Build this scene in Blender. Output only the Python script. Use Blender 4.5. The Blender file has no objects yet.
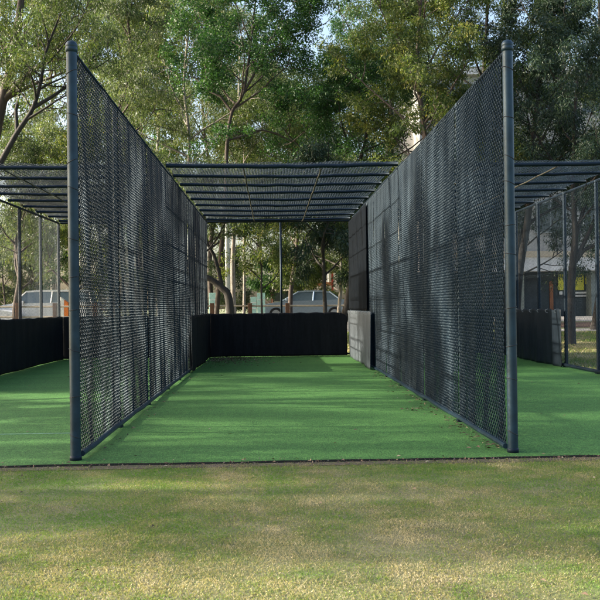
import bpy, math, random
import numpy as np
from mathutils import Vector, Matrix
R = math.radians
scene = bpy.context.scene
col = scene.collection

# ------------------------------------------------------------------ camera
F = 850.0            # focal length in pixels of the 600 px frame
EYE = 1.32
cam_d = bpy.data.cameras.new('camera')
cam = bpy.data.objects.new('camera', cam_d)
col.objects.link(cam)
scene.camera = cam
cam_d.sensor_width = 36.0
cam_d.lens = 36.0 * F / 600.0
cam_d.clip_start = 0.05
cam_d.clip_end = 2000
CR = Matrix.Rotation(R(-1.89), 4, 'Z') @ Matrix.Rotation(R(90.42), 4, 'X') @ Matrix.Rotation(R(-0.7), 4, 'Z')
cam.matrix_world = Matrix.Translation((0, 0, EYE)) @ CR
cam_d.dof.use_dof = True
cam_d.dof.focus_distance = 9.0
cam_d.dof.aperture_fstop = 9.0

def at(px, py, Y):
    """where the sight line through a photo pixel meets the plane at depth Y (metres)"""
    d = CR.to_3x3() @ Vector(((px - 300) / F, (300 - py) / F, -1))
    k = Y / d.y
    return Vector((d.x * k, Y, EYE + d.z * k))

# ------------------------------------------------------------------ world and sun
SUN_EL, SUN_AZ = 22.0, 6.0
sv = Vector((-math.cos(R(SUN_EL)) * math.cos(R(SUN_AZ)), math.cos(R(SUN_EL)) * math.sin(R(SUN_AZ)), math.sin(R(SUN_EL))))
w = bpy.data.worlds.new("World"); scene.world = w; w.use_nodes = True
nt = w.node_tree; nt.nodes.clear()
wo = nt.nodes.new('ShaderNodeOutputWorld'); bg = nt.nodes.new('ShaderNodeBackground')
sky = nt.nodes.new('ShaderNodeTexSky'); sky.sky_type = 'NISHITA'; sky.sun_disc = False
sky.sun_elevation = R(SUN_EL); sky.sun_rotation = math.atan2(sv.x, sv.y)
sky.air_density = 1.0; sky.dust_density = 5.0; sky.ozone_density = 1.0
bg.inputs['Strength'].default_value = 0.15
nt.links.new(sky.outputs[0], bg.inputs[0]); nt.links.new(bg.outputs[0], wo.inputs[0])
sd = bpy.data.lights.new('sun', 'SUN'); sd.energy = 5.0; sd.angle = R(0.5); sd.color = (1.0, 0.90, 0.72)
so = bpy.data.objects.new('sun', sd); col.objects.link(so)
so.rotation_euler = sv.to_track_quat('Z', 'Y').to_euler()
so.location = sv * 50
vs = scene.view_settings
scene.display_settings.display_device = 'sRGB'
vs.view_transform = 'Standard'; vs.look = 'None'; vs.gamma = 1; vs.use_curve_mapping = False
vs.exposure = 1.7
cy = scene.cycles
cy.max_bounces = 6; cy.diffuse_bounces = 3; cy.glossy_bounces = 2; cy.transmission_bounces = 4; cy.transparent_max_bounces = 8
cy.use_denoising = True
try: cy.denoiser = 'OPENIMAGEDENOISE'
except Exception: pass

# ------------------------------------------------------------------ materials
def mat(name):
    m = bpy.data.materials.new(name); m.use_nodes = True
    t = m.node_tree; b = t.nodes['Principled BSDF']
    return m, t, b
def N(t, typ, **kw):
    n = t.nodes.new(typ)
    for k, v in kw.items(): setattr(n, k, v)
    return n
def ramp(t, stops, src=None, interp='LINEAR'):
    r = N(t, 'ShaderNodeValToRGB'); r.color_ramp.interpolation = interp
    el = r.color_ramp.elements
    while len(el) < len(stops): el.new(0.5)
    for e, (p, c) in zip(el, stops): e.position = p; e.color = (*c, 1)
    if src is not None: t.links.new(src, r.inputs[0])
    return r
def noise(t, scale, detail=4, rough=.6, vec=None, dist=0):
    n = N(t, 'ShaderNodeTexNoise'); n.inputs['Scale'].default_value = scale
    n.inputs['Detail'].default_value = detail; n.inputs['Roughness'].default_value = rough
    n.inputs['Distortion'].default_value = dist
    if vec is not None: t.links.new(vec, n.inputs['Vector'])
    return n
def coords(t, scale=(1, 1, 1)):
    g = N(t, 'ShaderNodeNewGeometry'); mp = N(t, 'ShaderNodeMapping'); mp.inputs['Scale'].default_value = scale
    t.links.new(g.outputs['Position'], mp.inputs['Vector']); return mp.outputs[0]
def bump(t, b, h, strength=.3, dist=.01):
    n = N(t, 'ShaderNodeBump'); n.inputs['Strength'].default_value = strength; n.inputs['Distance'].default_value = dist
    t.links.new(h, n.inputs['Height']); t.links.new(n.outputs[0], b.inputs['Normal'])
def simple(name, c, rough=.6, metal=0, var=.25, scale=6, bmp=0.0, spec=.5, tint=None):
    m, t, b = mat(name)
    v = coords(t); n = noise(t, scale, 5, .65, v)
    lo = tuple(max(0, x * (1 - var)) for x in c); hi = tuple(min(1, x * (1 + var)) for x in c)
    r = ramp(t, [(.3, lo), (.7, hi)], n.outputs['Fac'])
    t.links.new(r.outputs[0], b.inputs['Base Color'])
    b.inputs['Roughness'].default_value = rough; b.inputs['Metallic'].default_value = metal
    b.inputs['Specular IOR Level'].default_value = spec
    if bmp: bump(t, b, n.outputs['Fac'], bmp, .02)
    if tint: b.inputs['Specular Tint'].default_value = (*tint, 1)
    return m
def mix(t, a, b, fac, mode='MIX'):
    n = N(t, 'ShaderNodeMix', data_type='RGBA', blend_type=mode)
    for k, v in (('A', a), ('B', b)):
        i = [s for s in n.inputs if s.name == k and s.type == 'RGBA'][0]
        if hasattr(v, 'links') or hasattr(v, 'is_linked'): t.links.new(v, i)
        else: i.default_value = (*v, 1)
    f = n.inputs[0]
    if isinstance(fac, (int, float)): f.default_value = fac
    else: t.links.new(fac, f)
    return [s for s in n.outputs if s.type == 'RGBA'][0]

M = {}
M['post'] = simple('powder_coated_post', (.010, .024, .039), .40, 0, .45, 7, .10, spec=.4, tint=(.7, .88, 1))
M['wire'] = simple('pvc_coated_wire', (.0018, .0075, .017), .36, 0, .25, 3, spec=.36, tint=(.55, .8, 1))
M['rail'] = simple('powder_coated_rail', (.005, .010, .018), .5, 0, .3, 7, spec=.28, tint=(.6, .8, 1))
M['purlin'] = simple('weathered_purlin', (.032, .03, .02), .6, 0, .3, 9)
M['tie'] = simple('black_tie', (.012, .013, .016), .5)
M['shade_sheet'] = simple('painted_shade_black', (.0015, .0035, .0065), .9, 0, .3, 4, .2, spec=.08)  # near-black colour that stands in for shade on the right divider

def mat_rubber(name, base, streak, rough=.55, spec=.3):
    m, t, b = mat(name)
    v = coords(t, (3, 3, .35)); n = noise(t, 4, 6, .7, v, .4)
    v2 = coords(t); n2 = noise(t, 14, 5, .7, v2)
    r = ramp(t, [(.35, base), (.75, streak)], n.outputs['Fac'])
    r2 = ramp(t, [(.3, (.75, .75, .75)), (.7, (1.2, 1.2, 1.2))], n2.outputs['Fac'])
    c = mix(t, r.outputs[0], r2.outputs[0], 1.0, 'MULTIPLY')
    t.links.new(c, b.inputs['Base Color']); b.inputs['Roughness'].default_value = rough
    bump(t, b, n2.outputs['Fac'], .25, .01)
    b.inputs['Specular IOR Level'].default_value = spec
    return m
M['mat_black'] = mat_rubber('black_rubber', (.0032, .0042, .0065), (.011, .013, .018), .7, .2)
M['mat_grey'] = mat_rubber('sunlit_grey_rubber', (.045, .056, .068), (.115, .135, .155), .55)  # paler than the other mats: sunlight on it is put into the grey
M['mat_scuffed'] = mat_rubber('scuffed_rubber', (.004, .009, .016), (.015, .025, .036), .5, .25)

# synthetic turf
m, t, b = mat('synthetic_turf'); M['turf'] = m
v = coords(t, (1, .38, 1)); n1 = noise(t, 70, 4, .85, v); n2 = noise(t, .9, 5, .6, coords(t, (.5, 1.6, 1)))
n3 = noise(t, 16, 6, .8, v)
r1 = ramp(t, [(.34, (.010, .056, .010)), (.5, (.054, .185, .034)), (.66, (.15, .34, .08))], n1.outputs['Fac'])
r2 = ramp(t, [(.3, (.78, .82, .80)), (.7, (1.15, 1.1, 1.12))], n2.outputs['Fac'])
r3 = ramp(t, [(.34, (.62, .66, .6)), (.5, (1, 1, 1)), (.68, (1.3, 1.2, 1.15))], n3.outputs['Fac'])
c = mix(t, mix(t, r1.outputs[0], r2.outputs[0], 1.0, 'MULTIPLY'), r3.outputs[0], 1.0, 'MULTIPLY')
t.links.new(c, b.inputs['Base Color']); b.inputs['Roughness'].default_value = .75
b.inputs['Specular IOR Level'].default_value = .35
bump(t, b, n1.outputs['Fac'], 1.0, .02)
M['turf_edge'] = simple('turf_backing', (.012, .014, .012), .9)
M['line'] = simple('crease_paint', (.14, .27, .17), .8, 0, .5, 20)

# ground: thin lawn over soil
m, t, b = mat('lawn_soil'); M['ground'] = m
v = coords(t); n1 = noise(t, 45, 6, .75, v); n2 = noise(t, .8, 5, .65, v); n3 = noise(t, 6, 5, .7, v)
r1 = ramp(t, [(.3, (.10, .083, .055)), (.5, (.22, .19, .125)), (.72, (.38, .335, .23))], n1.outputs['Fac'])
r2 = ramp(t, [(.3, (.07, .11, .025)), (.55, (.13, .18, .045)), (.8, (.24, .24, .09))], n1.outputs['Fac'])
ff = ramp(t, [(.35, (.15, .15, .15)), (.62, (.85, .85, .85))], n2.outputs['Fac'])
c = mix(t, r1.outputs[0], r2.outputs[0], ff.outputs[0])
r3 = ramp(t, [(.3, (.75, .75, .75)), (.7, (1.15, 1.15, 1.15))], n3.outputs['Fac'])
c = mix(t, c, r3.outputs[0], 1.0, 'MULTIPLY')
t.links.new(c, b.inputs['Base Color']); b.inputs['Roughness'].default_value = .95
bump(t, b, n1.outputs['Fac'], .9, .02)
M['soil'] = simple('bare_soil', (.10, .075, .055), .95, 0, .55, 40, .9)
M['path'] = simple('pale_path', (.36, .34, .31), .9, 0, .2, 12, .2)
M['mulch'] = simple('bark_mulch', (.11, .06, .04), .95, 0, .6, 25, .8)
M['road'] = simple('asphalt', (.085, .085, .085), .9, 0, .3, 20, .3)

def leafmat(name, stops, trans=.35, rough=.5, twotone=True):
    m, t, b = mat(name)
    a = N(t, 'ShaderNodeAttribute'); a.attribute_name = 'tint'
    r = ramp(t, stops, a.outputs['Fac'])
    t.links.new(r.outputs[0], b.inputs['Base Color']); b.inputs['Roughness'].default_value = rough
    b.inputs['Specular IOR Level'].default_value = .35
    if trans > 0:
        tr = N(t, 'ShaderNodeBsdfTranslucent')
        c2 = mix(t, r.outputs[0], (1.45, 1.45, .7), 1.0, 'MULTIPLY')
        t.links.new(c2, tr.inputs['Color'])
        mx = N(t, 'ShaderNodeMixShader'); mx.inputs[0].default_value = trans
        t.links.new(b.outputs[0], mx.inputs[1]); t.links.new(tr.outputs[0], mx.inputs[2])
        o = t.nodes['Material Output']; t.links.new(mx.outputs[0], o.inputs['Surface'])
    return m
M['leaf_olive'] = leafmat('olive_gum_leaves', [(0, (.018, .038, .012)), (.45, (.050, .085, .025)), (.8, (.11, .145, .05)), (1, (.22, .20, .10))], .40)
M['leaf_yellow'] = leafmat('yellow_green_leaves', [(0, (.024, .050, .014)), (.5, (.072, .11, .030)), (.85, (.16, .18, .055)), (1, (.27, .21, .08))], .43)
M['leaf_deep'] = leafmat('deep_green_leaves', [(0, (.012, .042, .014)), (.5, (.028, .082, .024)), (1, (.06, .13, .035))], .34)
M['leaf_dark'] = leafmat('dark_blue_green_leaves', [(0, (.012, .028, .018)), (.5, (.024, .048, .028)), (1, (.045, .075, .035))], .25)
M['leaf_grey'] = leafmat('grey_green_leaves', [(0, (.035, .058, .030)), (.5, (.07, .105, .050)), (1, (.15, .17, .09))], .38)
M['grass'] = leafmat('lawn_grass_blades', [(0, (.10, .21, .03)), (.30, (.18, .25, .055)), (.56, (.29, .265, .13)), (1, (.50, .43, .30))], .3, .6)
M['litter'] = leafmat('dead_leaves', [(0, (.06, .04, .03)), (.5, (.13, .085, .06)), (.85, (.23, .17, .12)), (1, (.36, .31, .24))], 0, .8)

def bark(name, a, bb):
    m, t, b = mat(name); v = coords(t, (6, 6, 1.2)); n = noise(t, 2.2, 6, .7, v, .5)
    r = ramp(t, [(.35, a), (.68, bb)], n.outputs['Fac']); t.links.new(r.outputs[0], b.inputs['Base Color'])
    b.inputs['Roughness'].default_value = .85; bump(t, b, n.outputs['Fac'], .6, .03); return m
M['bark_brown'] = bark('brown_bark', (.032, .023, .019), (.095, .07, .058))
M['bark_pale'] = bark('pale_gum_bark', (.13, .11, .09), (.33, .30, .27))
M['bark_dark'] = bark('dark_bark', (.012, .010, .009), (.042, .035, .030))
M['concrete'] = simple('grey_render', (.34, .34, .33), .85, 0, .15, 2, .1)
M['fascia'] = simple('pale_fascia', (.62, .62, .63), .7, 0, .12, 3)
M['sand'] = simple('tan_coping', (.50, .42, .31), .85, 0, .15, 3)
M['darkwall'] = simple('dark_slatted_wall', (.045, .055, .06), .7, 0, .3, 3)
M['pilaster'] = simple('grey_green_pier', (.17, .20, .19), .8, 0, .2, 3)
M['door'] = simple('orange_timber', (.30, .11, .04), .6, 0, .25, 8)
M['glassy'] = simple('window_glass', (.05, .065, .075), .08, 0, .2, 1)
M['frame'] = simple('window_frame', (.30, .33, .34), .5, 0, .1, 3)
M['yellow'] = simple('yellow_poster', (.72, .70, .05), .6, 0, .06, 2)
M['ink'] = simple('poster_ink', (.03, .03, .03), .7)
M['white'] = simple('white_paint', (.75, .75, .74), .5, 0, .08, 3)
M['aqua'] = simple('aqua_panel_paint', (.42, .68, .60), .6, 0, .12, 4)
M['pole'] = simple('galvanised_pole', (.52, .55, .56), .5, .2, .12, 6)
M['timber'] = simple('timber_bollard', (.13, .065, .04), .85, 0, .3, 15, .3)
M['palerail'] = simple('pale_timber_rail', (.45, .38, .30), .8, 0, .2, 9)
M['orange'] = simple('orange_plastic', (.72, .19, .03), .5, 0, .1, 4)
M['car_silver'] = simple('silver_blue_car_paint', (.34, .42, .50), .2, .4, .05, 2)
M['car_white'] = simple('white_car_paint', (.72, .73, .74), .25, 0, .05, 2)
M['car_glass'] = simple('car_glass', (.10, .14, .17), .06, 0, .05, 2)
M['tyre'] = simple('tyre_rubber', (.015, .015, .015), .85)
M['rim'] = simple('alloy_rim', (.45, .46, .48), .35, .8, .1, 5)
M['lamp_lens'] = simple('lamp_lens', (.75, .78, .80), .12)
M['lamp_red'] = simple('tail_lens', (.45, .02, .02), .2)
M['roof_tan'] = simple('tan_roof_tiles', (.26, .23, .18), .85, 0, .2, 8, .2)
M['roof_orange'] = simple('terracotta_roof', (.50, .20, .10), .85, 0, .2, 8, .2)
M['redwall'] = simple('red_painted_wall', (.50, .07, .05), .6, 0, .1, 4)
M['brick'] = simple('red_brown_brick', (.24, .10, .07), .85, 0, .25, 12, .2)

# ------------------------------------------------------------------ mesh helpers
class MB:
    def __init__(s): s.v = []; s.f = []; s.mi = []; s.cur = 0
    def add(s, vs, fs):
        o = len(s.v); s.v += [tuple(p) for p in vs]; s.f += [tuple(i + o for i in f) for f in fs]; s.mi += [s.cur] * len(fs); return s
    def box(s, x0, x1, y0, y1, z0, z1):
        return s.add([(x, y, z) for z in (z0, z1) for y in (y0, y1) for x in (x0, x1)],
                     [(0, 2, 3, 1), (4, 5, 7, 6), (0, 1, 5, 4), (2, 6, 7, 3), (0, 4, 6, 2), (1, 3, 7, 5)])
    def tube(s, pts, rad, n=8, cap=True):
        pts = [Vector(p) for p in pts]; k = len(pts)
        if not isinstance(rad, (list, tuple)): rad = [rad] * k
        d0 = (pts[-1] - pts[0]).normalized()
        up = Vector((0, 0, 1)) if abs(d0.z) < .9 else Vector((1, 0, 0))
        vs = []
        for i, p in enumerate(pts):
            d = (pts[min(i + 1, k - 1)] - pts[max(i - 1, 0)]).normalized()
            a = d.cross(up)
            if a.length < 1e-4: a = d.cross(Vector((0, 1, 0)))
            a.normalize(); c = a.cross(d)
            for j in range(n):
                th = 2 * math.pi * j / n
                vs.append(p + (a * math.cos(th) + c * math.sin(th)) * rad[i])
        fs = [(i * n + j, i * n + (j + 1) % n, (i + 1) * n + (j + 1) % n, (i + 1) * n + j) for i in range(k - 1) for j in range(n)]
        if cap:
            fs.append(tuple(range(n))); fs.append(tuple((k - 1) * n + j for j in reversed(range(n))))
        return s.add(vs, fs)
    def lathe(s, x, y, prof, n=20):
        vs = [(x + r * math.cos(2 * math.pi * j / n), y + r * math.sin(2 * math.pi * j / n), z) for r, z in prof for j in range(n)]
        fs = [(i * n + j, i * n + (j + 1) % n, (i + 1) * n + (j + 1) % n, (i + 1) * n + j) for i in range(len(prof) - 1) for j in range(n)]
        fs.append(tuple(reversed(range(n)))); fs.append(tuple((len(prof) - 1) * n + j for j in range(n)))
        return s.add(vs, fs)
    def build(s, name, m, parent=None, smooth=False, bevel=0):
        me = bpy.data.meshes.new(name); me.from_pydata(s.v, [], s.f); me.update()
        return link(name, me, m, parent, smooth, bevel)
def link(name, me, m, parent=None, smooth=False, bevel=0):
    o = bpy.data.objects.new(name, me); col.objects.link(o)
    for x in (m if isinstance(m, list) else [m]): me.materials.append(x)
    if smooth: me.polygons.foreach_set('use_smooth', [True] * len(me.polygons))
    if parent is not None: o.parent = parent; o.matrix_parent_inverse = Matrix.Translation(-parent_world(parent))
    if bevel:
        bm = o.modifiers.new('bevel', 'BEVEL'); bm.width = bevel; bm.segments = 2; bm.limit_method = 'ANGLE'
    return o
def parent_world(p):
    v = Vector((0, 0, 0)); q = p
    if q.parent is None: return Vector(q.location)
    return Vector((0, 0, 0)) + parent_world_top(q)
def parent_world_top(q):
    # geometry of every part is written in world coordinates, parts themselves sit at their parent's origin
    return Vector((0, 0, 0))
def tag(o, label=None, cat=None, group=None, kind=None):
    if label: o['label'] = label
    if cat: o['category'] = cat
    if group: o['group'] = group
    if kind: o['kind'] = kind
    return o
def empty(name, loc, label, cat, group=None):
    o = bpy.data.objects.new(name, None); col.objects.link(o); o.location = loc; o.empty_display_size = .2
    return tag(o, label, cat, group)
def npmesh(name, V, Fq, m, parent=None, tint=None, smooth=False):
    """V (n,3), Fq (k,c) faces of equal size"""
    me = bpy.data.meshes.new(name); k, c = Fq.shape
    me.vertices.add(len(V)); me.vertices.foreach_set('co', np.ascontiguousarray(V, np.float32).ravel())
    me.loops.add(k * c); me.loops.foreach_set('vertex_index', np.ascontiguousarray(Fq, np.int32).ravel())
    me.polygons.add(k); me.polygons.foreach_set('loop_start', np.arange(0, k * c, c, dtype=np.int32))
    me.update(calc_edges=True)
    if tint is not None:
        a = me.attributes.new('tint', 'FLOAT', 'FACE'); a.data.foreach_set('value', np.ascontiguousarray(tint, np.float32))
    o = link(name, me, m, parent)
    if smooth: me.polygons.foreach_set('use_smooth', np.ones(k, bool))
    return o
def vnoise(x, y, s, seed=0):
    rg = np.random.RandomState(seed); g = rg.rand(64, 64)
    u, v = x * s, y * s; i = np.floor(u).astype(int); j = np.floor(v).astype(int); a = u - i; b_ = v - j
    a = a * a * (3 - 2 * a); b_ = b_ * b_ * (3 - 2 * b_)
    G = lambda p, q: g[p % 64, q % 64]
    return (G(i, j) * (1 - a) + G(i + 1, j) * a) * (1 - b_) + (G(i, j + 1) * (1 - a) + G(i + 1, j + 1) * a) * b_

# ------------------------------------------------------------------ ground
def hgt(x, y):
    y = np.asarray(y, float); t_ = np.clip((y - 28) / 14, 0, 1); s_ = t_ * t_ * (3 - 2 * t_)
    return s_ * .65 - .02
def sheet(name, x0, x1, ys, dz, m, nx=30):
    xs = np.linspace(x0, x1, nx); X, Y = np.meshgrid(xs, ys); Z = hgt(X, Y) + dz
    V = np.stack([X.ravel(), Y.ravel(), Z.ravel()], 1); ny = len(ys)
    i = np.arange(ny - 1)[:, None] * nx + np.arange(nx - 1)[None, :]; i = i.ravel()
    return tag(npmesh(name, V, np.stack([i, i + 1, i + nx + 1, i + nx], 1), m, smooth=True), kind='structure')
sheet('ground', -220, 220, np.concatenate([np.linspace(-30, 27, 20), np.linspace(28, 42, 29), np.linspace(44, 320, 20)]), 0, M['ground'], 60)
YF, Z0 = 7.29, 7.37
ZB = 3.05 * Z0
XL, XR, XOL, XOR = -1.73, 2.125, -5.58, 6.04
# synthetic turf sheet, front edge slightly skew like the photographed one
tb = MB()
yl, yr = YF + .03, YF - .02
xs0, xs1 = XOL - .3, XOR + .22
NE = 240; rge = random.Random(4)
ed = []
for q in range(NE + 1):
    u = q / NE; x = xs0 + (xs1 - xs0) * u
    ed.append((x, yl + (yr - yl) * u + .010 * math.sin(x * 3.1) + .006 * math.sin(x * 9.7 + 1) + rge.uniform(-.004, .004)))
tb.add([(x, y, 0) for x, y in ed] + [(x, ZB + .35, 0) for x, y in ed], [(q, q + 1, NE + 2 + q, NE + 1 + q) for q in range(NE)])
tag(tb.build('synthetic_turf', M['turf']), kind='structure')
eb = MB(); eb.add([(x, y - .006, -.03) for x, y in ed] + [(x, y - .006, -.0015) for x, y in ed] + [(x, y + .01, -.0015) for x, y in ed],
                  [(q, q + 1, NE + 2 + q, NE + 1 + q) for q in range(NE)] + [(NE + 1 + q, NE + 2 + q, 2 * NE + 3 + q, 2 * NE + 2 + q) for q in range(NE)])
tag(eb.build('turf_edge', M['turf_edge']), kind='structure')
tag(MB().box(XOL + .25, XL - .12, 9.10, 9.135, .0005, .004).build('crease_line', M['line']), kind='structure')
sheet('bare_soil', -9, 9, [7.12, 7.20, 7.275], .004, M['soil'], 60)
sheet('road', -60, 9.3, np.linspace(34.5, 43, 12), .006, M['road'])
sheet('path', 9.6, 45, np.linspace(33.4, 34.4, 4), .006, M['path'])
sheet('garden_bed', 9.6, 45, np.linspace(34.9, 37.2, 6), .006, M['mulch'])
sheet('pavement', 9.6, 45, np.linspace(37.8, 42.9, 8), .010, M['path'])

# ------------------------------------------------------------------ chain-link
def chain(name, parent, x, y0, y1, z0, z1, seed, p=.034, r=.0021, axis='x', m=None, bulge=.012):
    """woven chain-link: every wire zigzags up its own column and hooks its neighbour.
    axis 'x': plane x = const, columns along y.  axis 'y': plane y = const (y0,y1 are then x).  axis 'z': roof plane."""
    rg = np.random.RandomState(seed)
    nc = max(1, int(round((y1 - y0) / p))); ns = int(round((z1 - z0) / p))
    ca = np.arange(nc)[:, None]; sa = np.arange(ns + 1)[None, :]
    odd = ((ca + sa) % 2)
    u = y0 + (ca + odd * 1.06 - .03) * (y1 - y0) / nc
    vv = z0 + sa * (z1 - z0) / ns + 0 * ca
    off = np.where(odd > 0, .003, -.003) * 1.0
    A = bulge; ph = rg.rand(6) * 6.28
    wv = A * (np.sin(u * 5.1 + ph[0]) * .5 + np.sin(u * 11.3 + vv * .8 + ph[1]) * .4 + np.sin(vv * 2.3 + ph[2] + u * 1.7) * .5)
    u = u + .004 * np.sin(vv * 9 + ph[3] + ca * .7)
    P = np.stack([u, vv, off + wv], -1)              # (nc, ns+1, 3) in (along, up, out)
    k = 3; th = np.arange(k) * 2 * np.pi / k
    ring = np.stack([np.cos(th), 0 * th, np.sin(th)], -1) * r
    V = P[:, :, None, :] + ring[None, None]
    V = V.reshape(-1, 3)
    ci, si, ji = np.meshgrid(np.arange(nc), np.arange(ns), np.arange(k), indexing='ij')
    b0 = (ci * (ns + 1) + si) * k
    Fq = np.stack([b0 + ji, b0 + (ji + 1) % k, b0 + k + (ji + 1) % k, b0 + k + ji], -1).reshape(-1, 4)
    if axis == 'x': W = np.stack([x + V[:, 2], V[:, 0], V[:, 1]], 1)
    elif axis == 'y': W = np.stack([V[:, 0], x + V[:, 2], V[:, 1]], 1)
    else: W = np.stack([V[:, 0], V[:, 1], x + V[:, 2]], 1)
    return npmesh(name, W, Fq, m or M['wire'], parent, smooth=True)

FRONT = [Z0 * (1 + .2933 * i) for i in range(4)]; FRONT[0] = ZP = 7.50
REAR = [FRONT[-1] + (ZB - FRONT[-1]) * i / 5 for i in range(1, 6)]
POSTS = FRONT + REAR
H = 3.6
def post(parent, x, y, h, r, big=False):
    if big: prof = [(r, -.02), (r, h + .02)]
    else: prof = [(r, -.02), (r, h - .01)]
    p = MB().lathe(x, y, prof, 24).build('post', M['post'] if (big or r < .035) else M['rail'], parent, True)
    e = p.modifiers.new('edges', 'EDGE_SPLIT'); e.split_angle = R(40)
    if big:
        MB().lathe(x, y, [(r + .006, h - .03), (r + .007, h + .005), (r + .003, h + .012), (r + .007, h + .018), (r + .006, h + .04), (r - .008, h + .062), (r * .3, h + .072)], 24).build('cap', M['post'], p, True)
        rg = random.Random(int(x * 100))
        for k in range(10):
            z = h - .16 - k * .35 + rg.uniform(-.13, .13); s_ = rg.choice((-1, 1)) * rg.uniform(.1, .5)
            pts = [(x + (r + .002) * math.cos(a), y + (r + .002) * math.sin(a), z + s_ * .05 * math.cos(a)) for a in [2 * math.pi * j / 16 for j in range(17)]]
            MB().tube(pts, .0035, 5).build('wire_tie', M['tie'], p)
        MB().lathe(x, y, [(r + .007, -.005), (r + .006, .03), (r + .001, .04)], 20).build('base_collar', M['rail'], p, True)
    else:
        MB().box(x - .055, x + .055, y - .05, y + .05, -.005, .022).build('base_plate', M['rail'], p, bevel=.004)
    return p
def divider(x, side, label, mats_seed):
    f = empty('net_fence', (x, ZP, 0), label, 'fence', 'chain-link fences dividing the practice lanes')
    post(f, x, POSTS[0], H, .046, True)
    for y in POSTS[1:]: post(f, x, y, H, .026)
    px = x + side * .058
    # tension bar and strap beside the front post
    MB().tube([(x, ZP + .068, .04), (x, ZP + .068, H - .06)], .010, 8).build('tension_bar', M['rail'], f)
    rg = random.Random(mats_seed)
    MB().tube([(x, ZP + .05, H - .02), (x, ZB, H - .02)], .024, 10).build('top_rail', M['rail'], f)
    pts = [(x + side * .045 + rg.uniform(-.008, .008), ZP + .06 + (ZB - ZP - .06) * i / 30, .045 + rg.uniform(-.006, .006)) for i in range(31)]
    MB().tube(pts, .024, 10).build('bottom_rail', M['post'], f)
    for z in (3.0, 2.4, 1.8):
        MB().tube([(x - side * .034, FRONT[3], z), (x - side * .034, ZB, z)], .016, 8).build('mid_rail', M['rail'], f)
    for i in range(len(POSTS) - 1):
        chain('chain_link', f, x + side * .033, POSTS[i] + (.07 if i == 0 else 0), POSTS[i + 1], .05, H - .03, mats_seed + i, p=.033, r=.0049, bulge=.009)
    return f
fl = divider(XL, 1, 'tall dark chain-link fence left of the middle lane, front post nearest the left frame edge', 11)
fr = divider(XR, -1, 'tall dark chain-link fence right of the middle lane, grey mat at its far end', 51)
# added dark sheet standing in for tree shade, far end of right divider
def shade_sheet(parent, x, y0, y1, z0, z1, seed):
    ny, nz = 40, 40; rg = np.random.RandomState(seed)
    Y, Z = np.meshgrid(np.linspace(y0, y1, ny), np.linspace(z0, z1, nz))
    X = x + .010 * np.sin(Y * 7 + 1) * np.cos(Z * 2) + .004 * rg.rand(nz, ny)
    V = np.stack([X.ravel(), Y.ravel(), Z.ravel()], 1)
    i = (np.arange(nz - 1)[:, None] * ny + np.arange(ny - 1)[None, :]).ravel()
    o = npmesh('shade_panel', V, np.stack([i, i + 1, i + ny + 1, i + ny], 1), M['shade_sheet'], parent, smooth=True)
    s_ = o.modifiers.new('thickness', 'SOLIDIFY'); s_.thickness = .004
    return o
shade_sheet(fr, XR - .085, 2.47 * Z0, ZB - .05, 1.22, H - .08, 3)

def outer(x, side, label, seed):
    f = empty('net_fence', (x, FRONT[3], 0), label, 'fence', 'chain-link fences along the outer sides')
    for y in POSTS[1:]: post(f, x, y, H, .036)
    MB().tube([(x, POSTS[1], H - .02), (x, ZB, H - .02)], .026, 10).build('top_rail', M['rail'], f)
    MB().tube([(x + side * .05, POSTS[1], .05), (x + side * .05, ZB, .05)], .032, 10).build('bottom_rail', M['rail'], f)
    for i in range(1, len(POSTS) - 1):
        chain('chain_link', f, x + side * .04, POSTS[i], POSTS[i + 1], .05, H - .03, seed + i, p=.040, r=.0019)
    return f
outer(XOL, 1, 'chain-link fence on the far left, cars showing through its mesh', 91)
outer(XOR, -1, 'chain-link fence on the far right, lawn and yellow notices showing through its mesh', 131)

def backfence(x0, x1, label, seed, mid=None):
    f = empty('back_fence', ((x0 + x1) / 2, ZB, 0), label, 'fence', 'chain-link fences closing the lane ends')
    MB().tube([(x0, ZB + .07, H - .02), (x1, ZB + .07, H - .02)], .028, 10).build('top_rail', M['rail'], f)
    MB().tube([(x0, ZB + .07, .05), (x1, ZB + .07, .05)], .024, 10).build('bottom_rail', M['rail'], f)
    mid = (x0 + x1) / 2 if mid is None else mid
    p = MB().lathe(mid, ZB + .13, [(.030, -.02), (.030, H)], 16).build('post', M['rail'], f, True)
    chain('chain_link', f, ZB + .04, x0, x1, .06, H - .05, seed, p=.06, r=.0014, axis='y')
    return f
backfence(XL + .04, XR - .04, 'see-through fence across the end of the middle lane, thin dark post in its centre', 201, .25)
backfence(XOL + .04, XL - .04, 'see-through fence across the end of the left lane', 202)
backfence(XR + .04, XOR - .04, 'see-through fence across the end of the right lane', 203)

def roof(x0, x1, label, seed):
    f = empty('net_roof', ((x0 + x1) / 2, FRONT[3], H), label, 'netting roof', 'roof frames over the practice lanes')
    rg = random.Random(seed)
    for k in range(9):
        y = FRONT[3] + .02 + (ZB - FRONT[3] - .05) * k / 8
        n = 12
        pts = [(x0 + (x1 - x0) * i / n, y, H + .035 - .03 * math.sin(math.pi * i / n) * (.6 + .6 * rg.random())) for i in range(n + 1)]
        MB().tube(pts, .034 if k in (0, 8) else .029, 10).build('cross_beam', M['rail'], f, True)
    for q in (1 / 3, 2 / 3):
        xx = x0 + (x1 - x0) * q
        pts = [(xx + rg.uniform(-.006, .006), FRONT[3] + (ZB - FRONT[3]) * i / 16, H - .03 - .008 * (i % 2)) for i in range(17)]
        MB().tube(pts, .013, 8).build('purlin', M['purlin'], f, True)
    chain('chain_link', f, H + .075, x0, x1, FRONT[3], ZB, seed, p=.05, r=.0034, axis='z', bulge=.016)
    return f
roof(XL + .03, XR - .03, 'flat roof of dark beams and netting over the middle lane', 301)
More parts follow.
